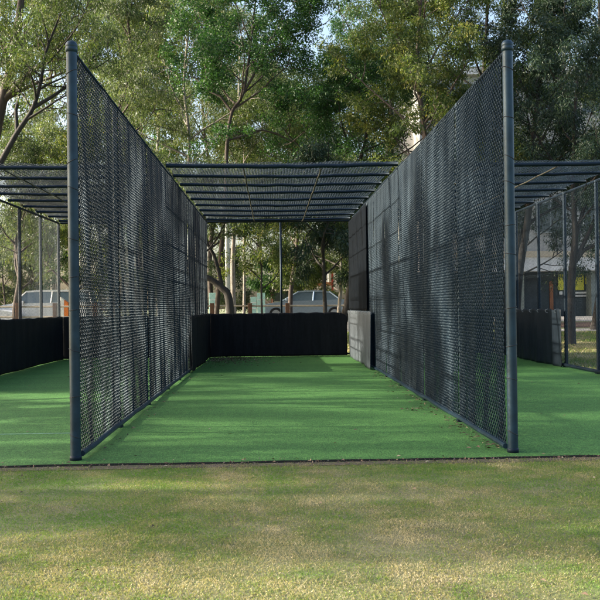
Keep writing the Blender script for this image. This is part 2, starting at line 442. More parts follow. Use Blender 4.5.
roof(XOL + .03, XL - .03, 'flat roof of dark beams and netting over the left lane', 302)
roof(XR + .03, XOR - .03, 'flat roof of dark beams and netting over the right lane', 303)

# ------------------------------------------------------------------ rubber mats
def rubber(label, m, plane, c, a0, a1, z1, seed, amp=.012, topwave=.012, ties=9, endcurl=0):
    rg = random.Random(seed); n, k = 90, 24
    V = []
    for j in range(k + 1):
        for i in range(n + 1):
            s = i / n; a = a0 + (a1 - a0) * s
            zt = z1 + topwave * math.sin(s * ties * math.pi * 2 + seed) * .5 - endcurl * max(0, (s - .93) / .07) ** 2
            z = .012 + (zt - .012) * j / k
            hang = (1 - j / k)
            o_ = amp * (math.sin(a * 5.3 + seed) * .7 + math.sin(a * 12.7 + seed * 2) * .5) * (.35 + .9 * hang) + .02 * hang * math.sin(a * 1.9 + seed)
            V.append((c + o_, a, z) if plane == 'x' else (a, c + o_, z))
    fs = [(j * (n + 1) + i, j * (n + 1) + i + 1, (j + 1) * (n + 1) + i + 1, (j + 1) * (n + 1) + i) for j in range(k) for i in range(n)]
    mb = MB(); mb.add(V, fs); o = mb.build('rubber_mat', m, None, True)
    s_ = o.modifiers.new('thickness', 'SOLIDIFY'); s_.thickness = .010; s_.offset = 0
    tag(o, label, 'rubber mat', 'rubber mats lining the lane ends')
    tk = MB()
    for q in range(ties):
        a = a0 + (a1 - a0) * (q + .5) / ties; z = z1 - .035
        pts = []
        for th in range(9):
            g = 2 * math.pi * th / 8; d = .05 * math.cos(g); zz = z + .04 * math.sin(g)
            pts.append((c + d, a, zz) if plane == 'x' else (a, c + d, zz))
        MB().tube(pts, .004, 5).build('tie', M['pole'] if m is not M['mat_black'] else M['tie'], o)
    return o
YM = 2.34 * Z0
rubber('black rubber mat on the left side of the middle lane', M['mat_black'], 'x', XL + .10, YM, ZB - .07, 1.16, 1)
rubber('black rubber mat across the far end of the middle lane', M['mat_black'], 'y', ZB - .05, XL + .09, XR - .15, 1.15, 2, endcurl=.12)
rubber('pale grey sunlit rubber mat on the right side of the middle lane', M['mat_grey'], 'x', XR - .12, YM, ZB - .07, 1.19, 3)
rubber('black rubber mat along the left side of the left lane', M['mat_black'], 'x', XOL + .11, 1.9 * Z0, ZB - .07, 1.12, 4)
rubber('black rubber mat across the far end of the left lane', M['mat_black'], 'y', ZB - .05, XOL + .09, XL - .09, 1.12, 5)
rubber('wavy scuffed blue-black rubber mat on the right side of the right lane', M['mat_scuffed'], 'x', XOR - .12, YM, ZB - .10, 1.19, 6, amp=.03, topwave=.03)
rubber('rubber mat across the far end of the right lane, mostly behind the mesh', M['mat_scuffed'], 'y', ZB - .06, XR + .13, XOR - .16, 1.18, 7)

# ------------------------------------------------------------------ grass and litter
def blades(name, n, x0, x1, y0, y1, hmin, hmax, wid, seed, skip=None, thin=0.0):
    rg = np.random.RandomState(seed)
    x = rg.uniform(x0, x1, n); y = rg.uniform(y0, y1, n)
    pch = vnoise(x, y, 1.3, seed + 1) * .5 + vnoise(x, y, 3.7, seed + 2) * .3 + vnoise(x, y, 11, seed + 3) * .2
    keep = rg.rand(n) < (.55 + pch * .9)
    if skip is not None: keep &= ~skip(x, y, rg)
    x, y, pch = x[keep], y[keep], pch[keep]; n = len(x)
    h = rg.uniform(hmin, hmax, n) * (.6 + .8 * pch); an = rg.rand(n) * 6.283; ln = rg.uniform(.3, 1.5, n) * h
    a2 = rg.rand(n) * 6.283; z = hgt(x, y)
    dx, dy = np.cos(an) * wid * .5, np.sin(an) * wid * .5
    lx, ly = np.cos(a2) * ln, np.sin(a2) * ln
    V = np.stack([np.stack([x - dx, y - dy, z - .003], 1), np.stack([x + dx, y + dy, z - .003], 1),
                  np.stack([x + dx * .6 + lx * .45, y + dy * .6 + ly * .45, z + h * .7], 1),
                  np.stack([x + lx, y + ly, z + h], 1)], 1).reshape(-1, 3)
    Fq = np.arange(n * 4).reshape(n, 4)
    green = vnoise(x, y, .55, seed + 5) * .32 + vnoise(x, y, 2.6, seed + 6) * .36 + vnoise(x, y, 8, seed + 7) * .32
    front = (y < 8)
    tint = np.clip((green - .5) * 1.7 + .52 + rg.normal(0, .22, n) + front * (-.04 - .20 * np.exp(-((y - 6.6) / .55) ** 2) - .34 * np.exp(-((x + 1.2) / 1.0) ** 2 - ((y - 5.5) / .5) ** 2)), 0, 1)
    return tag(npmesh(name, V, Fq, M['grass'], None, tint), kind='stuff')
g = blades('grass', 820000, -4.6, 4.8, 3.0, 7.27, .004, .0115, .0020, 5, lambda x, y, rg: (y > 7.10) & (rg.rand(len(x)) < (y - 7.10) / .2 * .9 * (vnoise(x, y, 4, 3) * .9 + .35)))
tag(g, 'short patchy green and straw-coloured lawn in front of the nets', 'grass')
g = blades('grass', 90000, 6.3, 16, 14, 33.2, .03, .07, .010, 9)
tag(g, 'green lawn beyond the far right fence', 'grass')
g = blades('grass', 50000, -16, 9, 23.2, 34.2, .03, .08, .012, 10)
tag(g, 'green verge behind the lane ends', 'grass')

rg = np.random.RandomState(77)
def litter_pts():
    P = []
    n = 260; y = Z0 + .3 + rg.rand(n) ** 1.3 * 9; P.append(np.stack([XR - .06 - np.abs(rg.normal(0, .07, n)) - (rg.rand(n) < .2) * rg.rand(n) * .25, y], 1))
    n = 1300; P.append(np.stack([XL + .15 + np.abs(rg.normal(0, .75, n)), ZB - .2 - np.abs(rg.normal(0, 1.3, n))], 1))
    n = 260; P.append(np.stack([rg.uniform(XL, XR, n), ZB - .15 - np.abs(rg.normal(0, .25, n))], 1))
    n = 200; P.append(np.stack([XOL + .2 + rg.rand(n) * 3.6, ZB - .15 - np.abs(rg.normal(0, .5, n))], 1))
    n = 60; P.append(np.stack([rg.uniform(XOL, XOR, n), rg.uniform(YF + .1, ZB, n)], 1))
    n = 650; P.append(np.stack([rg.uniform(-4, 4, n), rg.normal(7.21, .05, n)], 1))
    n = 90; P.append(np.stack([rg.uniform(-3.2, 3.4, n), rg.uniform(3.6, 7, n)], 1))
    n = 60; P.append(np.stack([XL + .1 + rg.rand(n) * .2, Z0 + rg.rand(n) * 9], 1))
    n = 26; P.append(np.stack([XR - .35 + rg.normal(0, .07, n), 10.6 + rg.normal(0, .12, n)], 1))
    return np.concatenate(P)
P = litter_pts(); n = len(P)
an = rg.rand(n) * 6.283; L = rg.uniform(.025, .075, n) * np.where(P[:, 1] < YF, .5, .85); W = L * rg.uniform(.18, .35, n)
inturf = P[:, 1] > YF
z = np.where(inturf, .004, -.008) + rg.rand(n) * .012
ca, sa = np.cos(an), np.sin(an); tl = rg.normal(0, .006, n)
V = np.stack([np.stack([P[:, 0] - ca * L / 2, P[:, 1] - sa * L / 2, z], 1),
              np.stack([P[:, 0] - sa * W / 2, P[:, 1] + ca * W / 2, z + .006 + np.abs(tl)], 1),
              np.stack([P[:, 0] + ca * L / 2, P[:, 1] + sa * L / 2, z + tl.clip(0)], 1),
              np.stack([P[:, 0] + sa * W / 2, P[:, 1] - ca * W / 2, z + .004 + tl.clip(0) * .5], 1)], 1).reshape(-1, 3)
tag(npmesh('leaf_litter', V, np.arange(n * 4).reshape(n, 4), M['litter'], None, rg.rand(n)),
    'dry brown leaves scattered along the fence foot and turf edge', 'dead leaves', kind='stuff')

# ------------------------------------------------------------------ trees
GOLD = 2.39996
def leafcloud(C, nper, rad, L, Wd, seed, droop=.75, flat=.8):
    rg = np.random.RandomState(seed); C = np.asarray(C); m_ = len(C)
    k = np.maximum(8, (nper * rg.uniform(.5, 1.5, m_))).astype(int); idx = np.repeat(np.arange(m_), k); n = len(idx)
    rr = rad * rg.uniform(.6, 1.4, m_)[idx]
    off = rg.normal(0, 1, (n, 3)); off /= np.linalg.norm(off, axis=1)[:, None] + 1e-6
    off *= (rg.rand(n) ** .45)[:, None] * rr[:, None]; off[:, 2] *= flat
    P = C[idx] + off
    d = rg.normal(0, 1, (n, 3)); d[:, 2] = d[:, 2] * .5 - droop * 1.5; d += off / (rr[:, None] + 1e-6) * .6
    d /= np.linalg.norm(d, axis=1)[:, None]
    s = np.cross(d, rg.normal(0, 1, (n, 3))); s /= np.linalg.norm(s, axis=1)[:, None] + 1e-6
    l = (L * rg.uniform(.6, 1.3, n))[:, None]; w_ = (Wd * rg.uniform(.7, 1.3, n))[:, None]
    V = np.stack([P, P + d * l * .45 + s * w_ * .5, P + d * l, P + d * l * .45 - s * w_ * .5], 1).reshape(-1, 3)
    ct = rg.rand(m_)[idx]
    tint = np.clip(ct * .45 + rg.rand(n) * .55, 0, 1)
    return V, tint
def limb_pts(p, d, L, n, rnd, curl=.12, lift=.05):
    pts = [Vector(p)]; d = Vector(d).normalized()
    for i in range(n):
        d = (d + Vector((rnd.uniform(-1, 1), rnd.uniform(-1, 1), rnd.uniform(-1, 1))) * curl + Vector((0, 0, lift))).normalized()
        pts.append(pts[-1] + d * (L / n))
    return pts
def tree(name, label, cat, path, r0, R_, seed, barkm, leafm, hb=.35, limbs=11, subs=5, twigs=3, nleaf=110, crad=.45, L=.15, Wd=.035,
         droop=.75, extra=(), rise=.45, group=None, top=1.0, hang=0.0):
    """path: world points of the main stem; crown limbs leave it above fraction hb"""
    rnd = random.Random(seed)
    path = [Vector(p) for p in path]
    # smooth the stem
    dense = []
    for i in range(len(path) - 1):
        a = path[max(i - 1, 0)]; b_ = path[i]; c_ = path[i + 1]; e = path[min(i + 2, len(path) - 1)]
        for q in range(5):
            u = q / 5
            dense.append(0.5 * ((2 * b_) + (-a + c_) * u + (2 * a - 5 * b_ + 4 * c_ - e) * u * u + (-a + 3 * b_ - 3 * c_ + e) * u ** 3))
    dense.append(path[-1]); k = len(dense)
    root = empty(name, dense[0], label, cat, group)
    wood = MB()
    rads = [r0 * (1.25 if i == 0 else 1) * (1 - .78 * i / (k - 1)) for i in range(k)]
    wood.tube(dense, rads, 10)
    C = []
    def branch(p, d, L_, r, lvl):
        n = 6 if lvl == 0 else 4
        pts = limb_pts(p, d, L_, n, rnd, .20 if lvl == 0 else .28, .05 if lvl == 0 else (.02 - hang * .25))
        wood.tube(pts, [r * (1 - .75 * i / n) for i in range(n + 1)], 6 if lvl == 0 else 4, cap=False)
        if lvl >= 2:
            C.append(pts[-1]); C.append(pts[2] + Vector((rnd.uniform(-.1, .1), rnd.uniform(-.1, .1), 0)))
            return
        cnt = subs if lvl == 0 else twigs
        for q in range(cnt):
            s = (.25 + .75 * (q + rnd.random()) / cnt) * n; i = min(int(s), n - 1)
            pp = pts[i].lerp(pts[i + 1], s - i); dd = (pts[i + 1] - pts[i]).normalized()
            az = rnd.random() * 6.283; a = dd.orthogonal().normalized(); a.rotate(Matrix.Rotation(az, 3, dd))
            nd = dd * .6 + a * .9 + Vector((0, 0, .15 - hang))
            branch(pp, nd, L_ * rnd.uniform(.32, .52), r * .42, lvl + 1)
        C.append(pts[-1])
    for ex in extra:
        ex = [Vector(p) for p in ex]
        rr = r0 * .5
        wood.tube(ex, [rr * (1 - .6 * i / (len(ex) - 1)) for i in range(len(ex))], 8, cap=False)
        for q in range(6):
            i = rnd.randrange(max(1, len(ex) // 2), len(ex)); pp = ex[i]
            branch(pp, Vector((rnd.uniform(-1, 1), rnd.uniform(-1, 1), rnd.uniform(-.1, .9))), R_ * rnd.uniform(.35, .7), rr * .4, 1)
    for q in range(limbs):
        fz = hb + (1 - hb) * (q + .5 * rnd.random()) / limbs; s = fz * (k - 1); i = min(int(s), k - 2)
        pp = dense[i].lerp(dense[i + 1], s - i)
        az = q * GOLD + rnd.uniform(-.4, .4)
        u = (fz - hb) / (1 - hb)
        prof = .55 + .9 * math.sin(math.pi * min(1, .25 + u * .75)) * .6
        el = rise + u * .6 + rnd.uniform(-.15, .2)
        branch(pp, Vector((math.cos(az) * math.cos(el), math.sin(az) * math.cos(el), math.sin(el))), R_ * prof * rnd.uniform(.75, 1.15), rads[i] * .45 + .01, 0)
    wood.build('trunk', barkm, root, True)
    Cn = np.array([tuple(c_) for c_ in C])
    V, tint = leafcloud(Cn, nleaf * (.95 if name != 'shade_tree' else .72), crad * .76, L * .86, Wd * .86, seed, droop)
    npmesh('crown', V, np.arange(len(V)).reshape(-1, 4), leafm, root, tint)
    return root
def g0(px, Y):
    p = at(px, 306, Y); return Vector((p.x, Y, float(hgt(p.x, Y)) - .05))
def stem(px, Y, pyt, lean=0, wob=.3, seed=0, n=5):
    """a stem rising from the ground below pixel column px to pixel row pyt"""
    rnd = random.Random(seed); a = g0(px, Y); b_ = at(px + lean, pyt, Y)
    return [a.lerp(b_, i / n) + (Vector((rnd.uniform(-wob, wob), rnd.uniform(-wob, wob), 0)) if 0 < i < n else Vector()) for i in range(n + 1)]
def pp(lst, Y, dy=0): return [at(x, y, Y + dy * i) for i, (x, y) in enumerate(lst)]

TG = 'trees behind the nets'
# left gum with the heavy leaning trunk
tree('gum_tree', 'brown-barked gum with heavy dark trunk leaving the top left corner', 'tree',
     [g0(-34, 27)] + pp([(-22, 230), (-8, 150), (2, 102), (13, 60), (20, 10), (26, -50), (30, -120)], 27), .24, 3.4, 1, M['bark_brown'], M['leaf_olive'], hb=.42, limbs=12, nleaf=95, crad=.40, L=.12, Wd=.026,
     extra=[pp([(13, 62), (24, 40), (36, 18), (48, -8), (60, -40)], 27, .2), pp([(4, 100), (22, 80), (44, 62), (66, 40)], 27, -.2)], group=TG, droop=.9)
tree('gum_tree', 'forked slender gum rising diagonally beside the left front post', 'tree',
     [g0(-40, 24.5)] + pp([(-30, 235), (-12, 185), (2, 160), (17, 133), (33, 108), (41, 80), (46, 52), (58, 20)], 24.5), .12, 2.4, 2, M['bark_dark'], M['leaf_olive'], hb=.55, limbs=9, nleaf=62, crad=.36, L=.12, Wd=.026,
     extra=[pp([(33, 108), (50, 98), (66, 87), (84, 70), (100, 48)], 24.5, .1), pp([(17, 133), (16, 110), (20, 90), (28, 70)], 24.5, .1)], group=TG, droop=.9)
tree('gum_tree', 'weeping gum with a pale upright trunk above the left fence', 'tree', stem(186, 36, 20, 4, .25, 3), .13, 3.6, 3, M['bark_pale'], M['leaf_olive'], hb=.38, limbs=14, nleaf=110, crad=.5, hang=.35, droop=1, group=TG)
tree('gum_tree', 'olive gum filling the gap over the left fence', 'tree', stem(118, 33, -10, 6, .3, 4), .17, 3.2, 4, M['bark_brown'], M['leaf_grey'], hb=.35, limbs=12, nleaf=95, crad=.5, hang=.3, droop=1, group=TG)
tree('broadleaf_tree', 'dense deep-green tree with pale twisted limbs above the middle roof', 'tree',
     [g0(214, 30)] + pp([(222, 240), (226, 190), (227, 145), (232, 112), (243, 94), (250, 50), (255, 5), (262, -40)], 30), .095, 3.1, 5, M['bark_brown'], M['leaf_deep'], hb=.5, limbs=13, nleaf=130, crad=.48, L=.11, Wd=.055, droop=.4,
     extra=[pp([(228, 140), (248, 135), (262, 130), (278, 134), (292, 142)], 30, .1), pp([(232, 112), (220, 96), (206, 90), (196, 78)], 30, .1), pp([(243, 94), (262, 60), (285, 40), (312, 30)], 30)], group=TG)
tree('broadleaf_tree', 'dark green tree standing right of the white sky gap', 'tree', stem(338, 31, 95, 34, .3, 6), .17, 3.4, 6, M['bark_dark'], M['leaf_deep'], hb=.42, limbs=14, nleaf=110, crad=.5, L=.12, Wd=.045, droop=.5, rise=.2, group=TG)
tree('pale_trunk_tree', 'slim tree with pale grey trunk right of the silver car', 'tree', stem(338, 27.5, 190, 4, .08, 7), .075, 1.9, 7, M['bark_pale'], M['leaf_olive'], hb=.45, limbs=9, nleaf=70, crad=.36, hang=.5, droop=1, group=TG)
tree('drooping_tree', 'drooping dark-leaved tree in front of the silver car', 'tree', stem(327.5, 26.5, 175, -3, .1, 8), .085, 2.1, 8, M['bark_dark'], M['leaf_dark'], hb=.42, limbs=12, nleaf=85, crad=.34, hang=.6, droop=1, group=TG)
tree('leaning_tree', 'dark-trunked leaning tree beside the white pole', 'tree', [g0(232, 26)] + pp([(229, 300), (222, 288), (210, 279), (196, 272), (178, 250), (170, 225), (165, 195)], 26), .14, 2.2, 9, M['bark_dark'], M['leaf_grey'], hb=.6, limbs=7, nleaf=45, crad=.36,
     extra=[pp([(222, 288), (219, 272), (214, 255), (207, 243), (204, 225), (206, 200)], 26)], group=TG)
tree('slim_tree', 'thin-stemmed sapling between the aqua panels and the centre post', 'tree', stem(262, 26, 200, -3, .06, 10), .045, 1.5, 10, M['bark_dark'], M['leaf_yellow'], hb=.4, limbs=9, nleaf=50, crad=.3, L=.11, group=TG)
tree('gum_tree', 'sunlit yellow-green gum above the right fence', 'tree', stem(428, 27, -10, -6, .3, 11), .16, 2.9, 11, M['bark_brown'], M['leaf_yellow'], hb=.4, limbs=14, nleaf=95, crad=.42, L=.14, Wd=.045, droop=.7, group=TG)
tree('gum_tree', 'bushy green gum with dark upright stem left of the right front post', 'tree', stem(487, 31, -30, 3, .25, 12), .17, 3.3, 12, M['bark_dark'], M['leaf_olive'], hb=.4, limbs=14, nleaf=105, crad=.46, group=TG)
tree('dark_tree', 'dark bluish tree right of the right front post', 'tree', stem(514, 30, 20, 34, .15, 13), .17, 3.2, 13, M['bark_dark'], M['leaf_dark'], hb=.36, limbs=15, nleaf=130, crad=.5, L=.14, Wd=.045, droop=.8, group=TG)
# forked tree seen through the far right fence
tree('forked_tree', 'forked dark trunk standing before the yellow notices', 'tree',
     [g0(571, 26.5)] + pp([(571, 330), (571, 295), (573, 262), (575, 240), (574, 210), (573, 180), (575, 120), (578, 60)], 26.5), .16, 2.6, 14, M['bark_dark'], M['leaf_dark'], hb=.55, limbs=10, nleaf=80, crad=.42,
     extra=[pp([(573, 264), (583, 245), (592, 226), (600, 205), (612, 170), (620, 130)], 26.5), pp([(575, 262), (584, 250), (596, 244), (610, 236)], 26.5), pp([(575, 240), (582, 215), (590, 190), (596, 160)], 26.5, .1)], group=TG)
tree('broadleaf_tree', 'green tree with upright stem in the top right corner', 'tree', stem(594, 34, -20, 4, .25, 15), .16, 3.2, 15, M['bark_dark'], M['leaf_olive'], hb=.45, limbs=12, nleaf=90, crad=.5, group=TG)
tree('layered_tree', 'flat-layered green tree above the right end of the middle roof', 'tree', stem(388, 36, 0, 8, .3, 16), .18, 3.8, 16, M['bark_dark'], M['leaf_olive'], hb=.42, limbs=14, nleaf=95, crad=.45, L=.12, rise=.1, droop=.4, group=TG)
tree('broadleaf_tree', 'loose mid-green tree low between the middle trunks', 'tree', stem(290, 38, 130, 4, .25, 17), .12, 2.8, 17, M['bark_brown'], M['leaf_yellow'], hb=.3, limbs=10, nleaf=70, crad=.45, L=.13, group=TG)
tree('gum_tree', 'tan-trunked gum right behind the white pole', 'tree', stem(234, 40, 40, 6, .2, 18), .13, 3.4, 18, M['bark_pale'], M['leaf_grey'], hb=.35, limbs=12, nleaf=85, crad=.5, hang=.3, group=TG)
tree('pale_trunk_tree', 'straight white-trunked tree left of the aqua panels', 'tree', stem(243.5, 38, 120, 1, .05, 19), .075, 2.4, 19, M['bark_pale'], M['leaf_olive'], hb=.5, limbs=9, nleaf=60, crad=.45, group=TG)
tree('bushy_tree', 'low sunlit yellow-green tree behind the left lane', 'tree', stem(66, 33, 150, 4, .2, 20), .12, 2.7, 20, M['bark_brown'], M['leaf_yellow'], hb=.2, limbs=12, nleaf=95, crad=.45, group=TG)
tree('bushy_tree', 'grey-green tree seen through the far left fence', 'tree', stem(18, 31, 170, 0, .2, 21), .12, 2.6, 21, M['bark_brown'], M['leaf_grey'], hb=.3, limbs=11, nleaf=80, crad=.45, group=TG)
tree('dark_tree', 'low dark tree seen through the far right fence left of the forked trunk', 'tree', stem(503, 33, 190, 26, .05, 22), .12, 2.5, 22, M['bark_dark'], M['leaf_dark'], hb=.35, limbs=11, nleaf=85, crad=.45, group=TG)
# tall wood further back
BK = [(-14, 50, 30, 'leaf_olive'), (55, 56, -15, 'leaf_grey'), (110, 50, 10, 'leaf_olive'), (160, 58, -10, 'leaf_deep'), (212, 52, 15, 'leaf_olive'), (262, 58, 95, 'leaf_yellow'),
      (318, 53, 110, 'leaf_olive'), (368, 58, 20, 'leaf_deep'), (408, 62, 10, 'leaf_grey'), (300, 66, 110, 'leaf_grey'), (140, 66, 40, 'leaf_yellow')]
BL = ['tall far gum at the left frame edge', 'tall grey-green far gum left of the front post', 'tall far gum behind the left fence top', 'deep green far tree above the left end of the middle roof',
      'tall far gum over the white pole', 'yellow-green far tree below the white sky gap', 'far olive tree above the silver car', 'deep green far tree right of the sky gap', 'grey-green far tree above the right fence end',
      'palest far tree behind the sky gap', 'sunlit far tree above the left fence']
for i, ((px, Y, top, lf), lab) in enumerate(zip(BK, BL)):
    tree('tall_tree', lab, 'tree', stem(px, Y, top, random.Random(i).uniform(-10, 10), .4, 40 + i), .17, 5.2, 60 + i, M['bark_pale'] if i % 2 else M['bark_brown'], M[lf], hb=.22, limbs=15, subs=6, twigs=3, nleaf=42, crad=.75, L=.26, Wd=.085,
         group='tall trees far behind the nets')
for i, (px, Y, top, lf) in enumerate([(30, 47, 262, 'leaf_yellow'), (100, 48, 250, 'leaf_grey'), (170, 47, 262, 'leaf_olive'), (228, 50, 268, 'leaf_grey'), (312, 50, 272, 'leaf_yellow'), (352, 46, 262, 'leaf_olive'), (274, 54, 262, 'leaf_deep'), (4, 46, 235, 'leaf_olive'), (55, 50, 240, 'leaf_deep'), (-25, 48, 235, 'leaf_grey')]):
    tree('shrub', ['yellow-green shrub behind the left car', 'grey shrub behind the left fence', 'olive shrub behind the left divider', 'grey shrub behind the white pole', 'yellow-green shrub behind the silver car',
                   'olive shrub right of the silver car', 'deep green shrub behind the centre post', 'tall olive shrub behind the white wagon', 'tall deep green shrub left of the front post', 'grey shrub at the left frame edge'][i], 'shrub', stem(px, Y, top, 0, .1, 70 + i), .06, 1.6, 90 + i, M['bark_brown'], M[lf], hb=.08, limbs=9, subs=4, twigs=3, nleaf=60, crad=.45, L=.16, Wd=.06, group='shrubs beyond the road')

# trees left of the nets, which shade the lawn and lanes
SH = [(-15.5, 7.9, 9.0, 2.6, 'leaf_olive', 75, .22), (-17.5, 9.8, 10.5, 3.0, 'leaf_deep', 62, .22), (-14.5, 13.4, 8.5, 2.5, 'leaf_olive', 130, .22), (-18.5, 17.4, 10.5, 2.4, 'leaf_grey', 120, .25), (-16.5, 20.6, 8.5, 2.6, 'leaf_deep', 140, .25), (-23.0, 10.4, 16.5, 3.8, 'leaf_olive', 75, .42), (-25.0, 14.0, 16.5, 3.8, 'leaf_grey', 45, .55)]
for i, (x, y, h_, r_, lf, nl, hb_) in enumerate(SH):
    rnd = random.Random(200 + i)
    path = [Vector((x, y, -.05))] + [Vector((x + rnd.uniform(-.3, .3), y + rnd.uniform(-.3, .3), h_ * q / 4)) for q in (1, 2, 3, 4)]
    tree('shade_tree', ['gum shading the front lawn', 'deep green tree shading the lane fronts', 'thin olive gum shading the lanes', 'grey-green gum shading the lane middles', 'deep green tree shading the lane ends',
                        'tall gum behind the lawn shade trees', 'tall grey-green gum behind the shade trees'][i] + ', left of the nets', 'tree', path, .18, r_, 220 + i, M['bark_brown'], M[lf], hb=hb_, limbs=14 if i in (0, 1, 5, 6) else 10, subs=5 if i in (0, 1, 5, 6) else 3, nleaf=nl, crad=.5 if i in (0, 1, 5, 6) else .62, L=.16, Wd=.05, group='trees beside the nets')

# ------------------------------------------------------------------ things behind the nets
def hz(x, y): return float(hgt(x, y))
p = at(228, 306, 44); z = hz(p.x, 44)
o = empty('utility_pole', (p.x, 44, z), 'white round pole standing behind the leaning tree', 'pole')
MB().lathe(p.x, 44, [(.13, z - .1), (.10, 8.0), (.095, 8.1)], 16).build('shaft', M['pole'], o, True)
MB().lathe(p.x, 44, [(.17, z - .05), (.17, z + .25), (.14, z + .3)], 16).build('base_collar', M['pole'], o, True)
MB().box(p.x - .5, p.x + .5, 43.85, 43.95, 7.6, 7.7).build('crossarm', M['timber'], o)
# aqua panels
for i, (a, b_, t_) in enumerate([(209, 217, 293), (250.5, 256.5, 297), (257, 265, 293)]):
    A = at(a, t_, 40); B = at(b_, t_, 40); z = hz(A.x, 40)
    o = empty('aqua_panel', ((A.x + B.x) / 2, 40, z), ['aqua board left of the leaning tree', 'narrow aqua board left of the sapling', 'wider aqua board behind the sapling'][i], 'panel', 'aqua boards by the road')
    MB().box(A.x, B.x, 40, 40.05, z + .1, A.z).build('board', M['aqua'], o, bevel=.01)
    for xx in (A.x + .04, B.x - .04): MB().box(xx - .03, xx + .03, 40.053, 40.11, z - .05, A.z - .05).build('leg', M['pole'], o)
    for q in range(1, 4):
        zz = z + .1 + (A.z - z - .1) * q / 4; MB().box(A.x + .02, B.x - .02, 39.985, 39.997, zz - .015, zz + .015).build('batten', M['white'], o)
# low post and rail fence along the road
o = empty('rail_fence', (-1, 31, 0), 'low timber post fence with one pale rail before the cars', 'fence')
for px in (-20, 18, 55, 95, 134, 173, 212, 250, 287.5, 325, 362):
    q = at(px, 303, 31); z = hz(q.x, 31)
    MB().box(q.x - .075, q.x + .075, 30.925, 31.075, z - .05, q.z).build('post', M['timber'], o, bevel=.012)
a, b_ = at(-40, 307, 31), at(362, 305.5, 31)
MB().tube([(a.x, 31.11, a.z), (b_.x, 31.11, b_.z)], .03, 8).build('rail', M['palerail'], o)
a, b_ = at(-40, 317, 31), at(362, 317, 31)
MB().tube([(a.x, 31.11, a.z), (b_.x, 31.11, b_.z)], .03, 8).build('rail', M['palerail'], o)

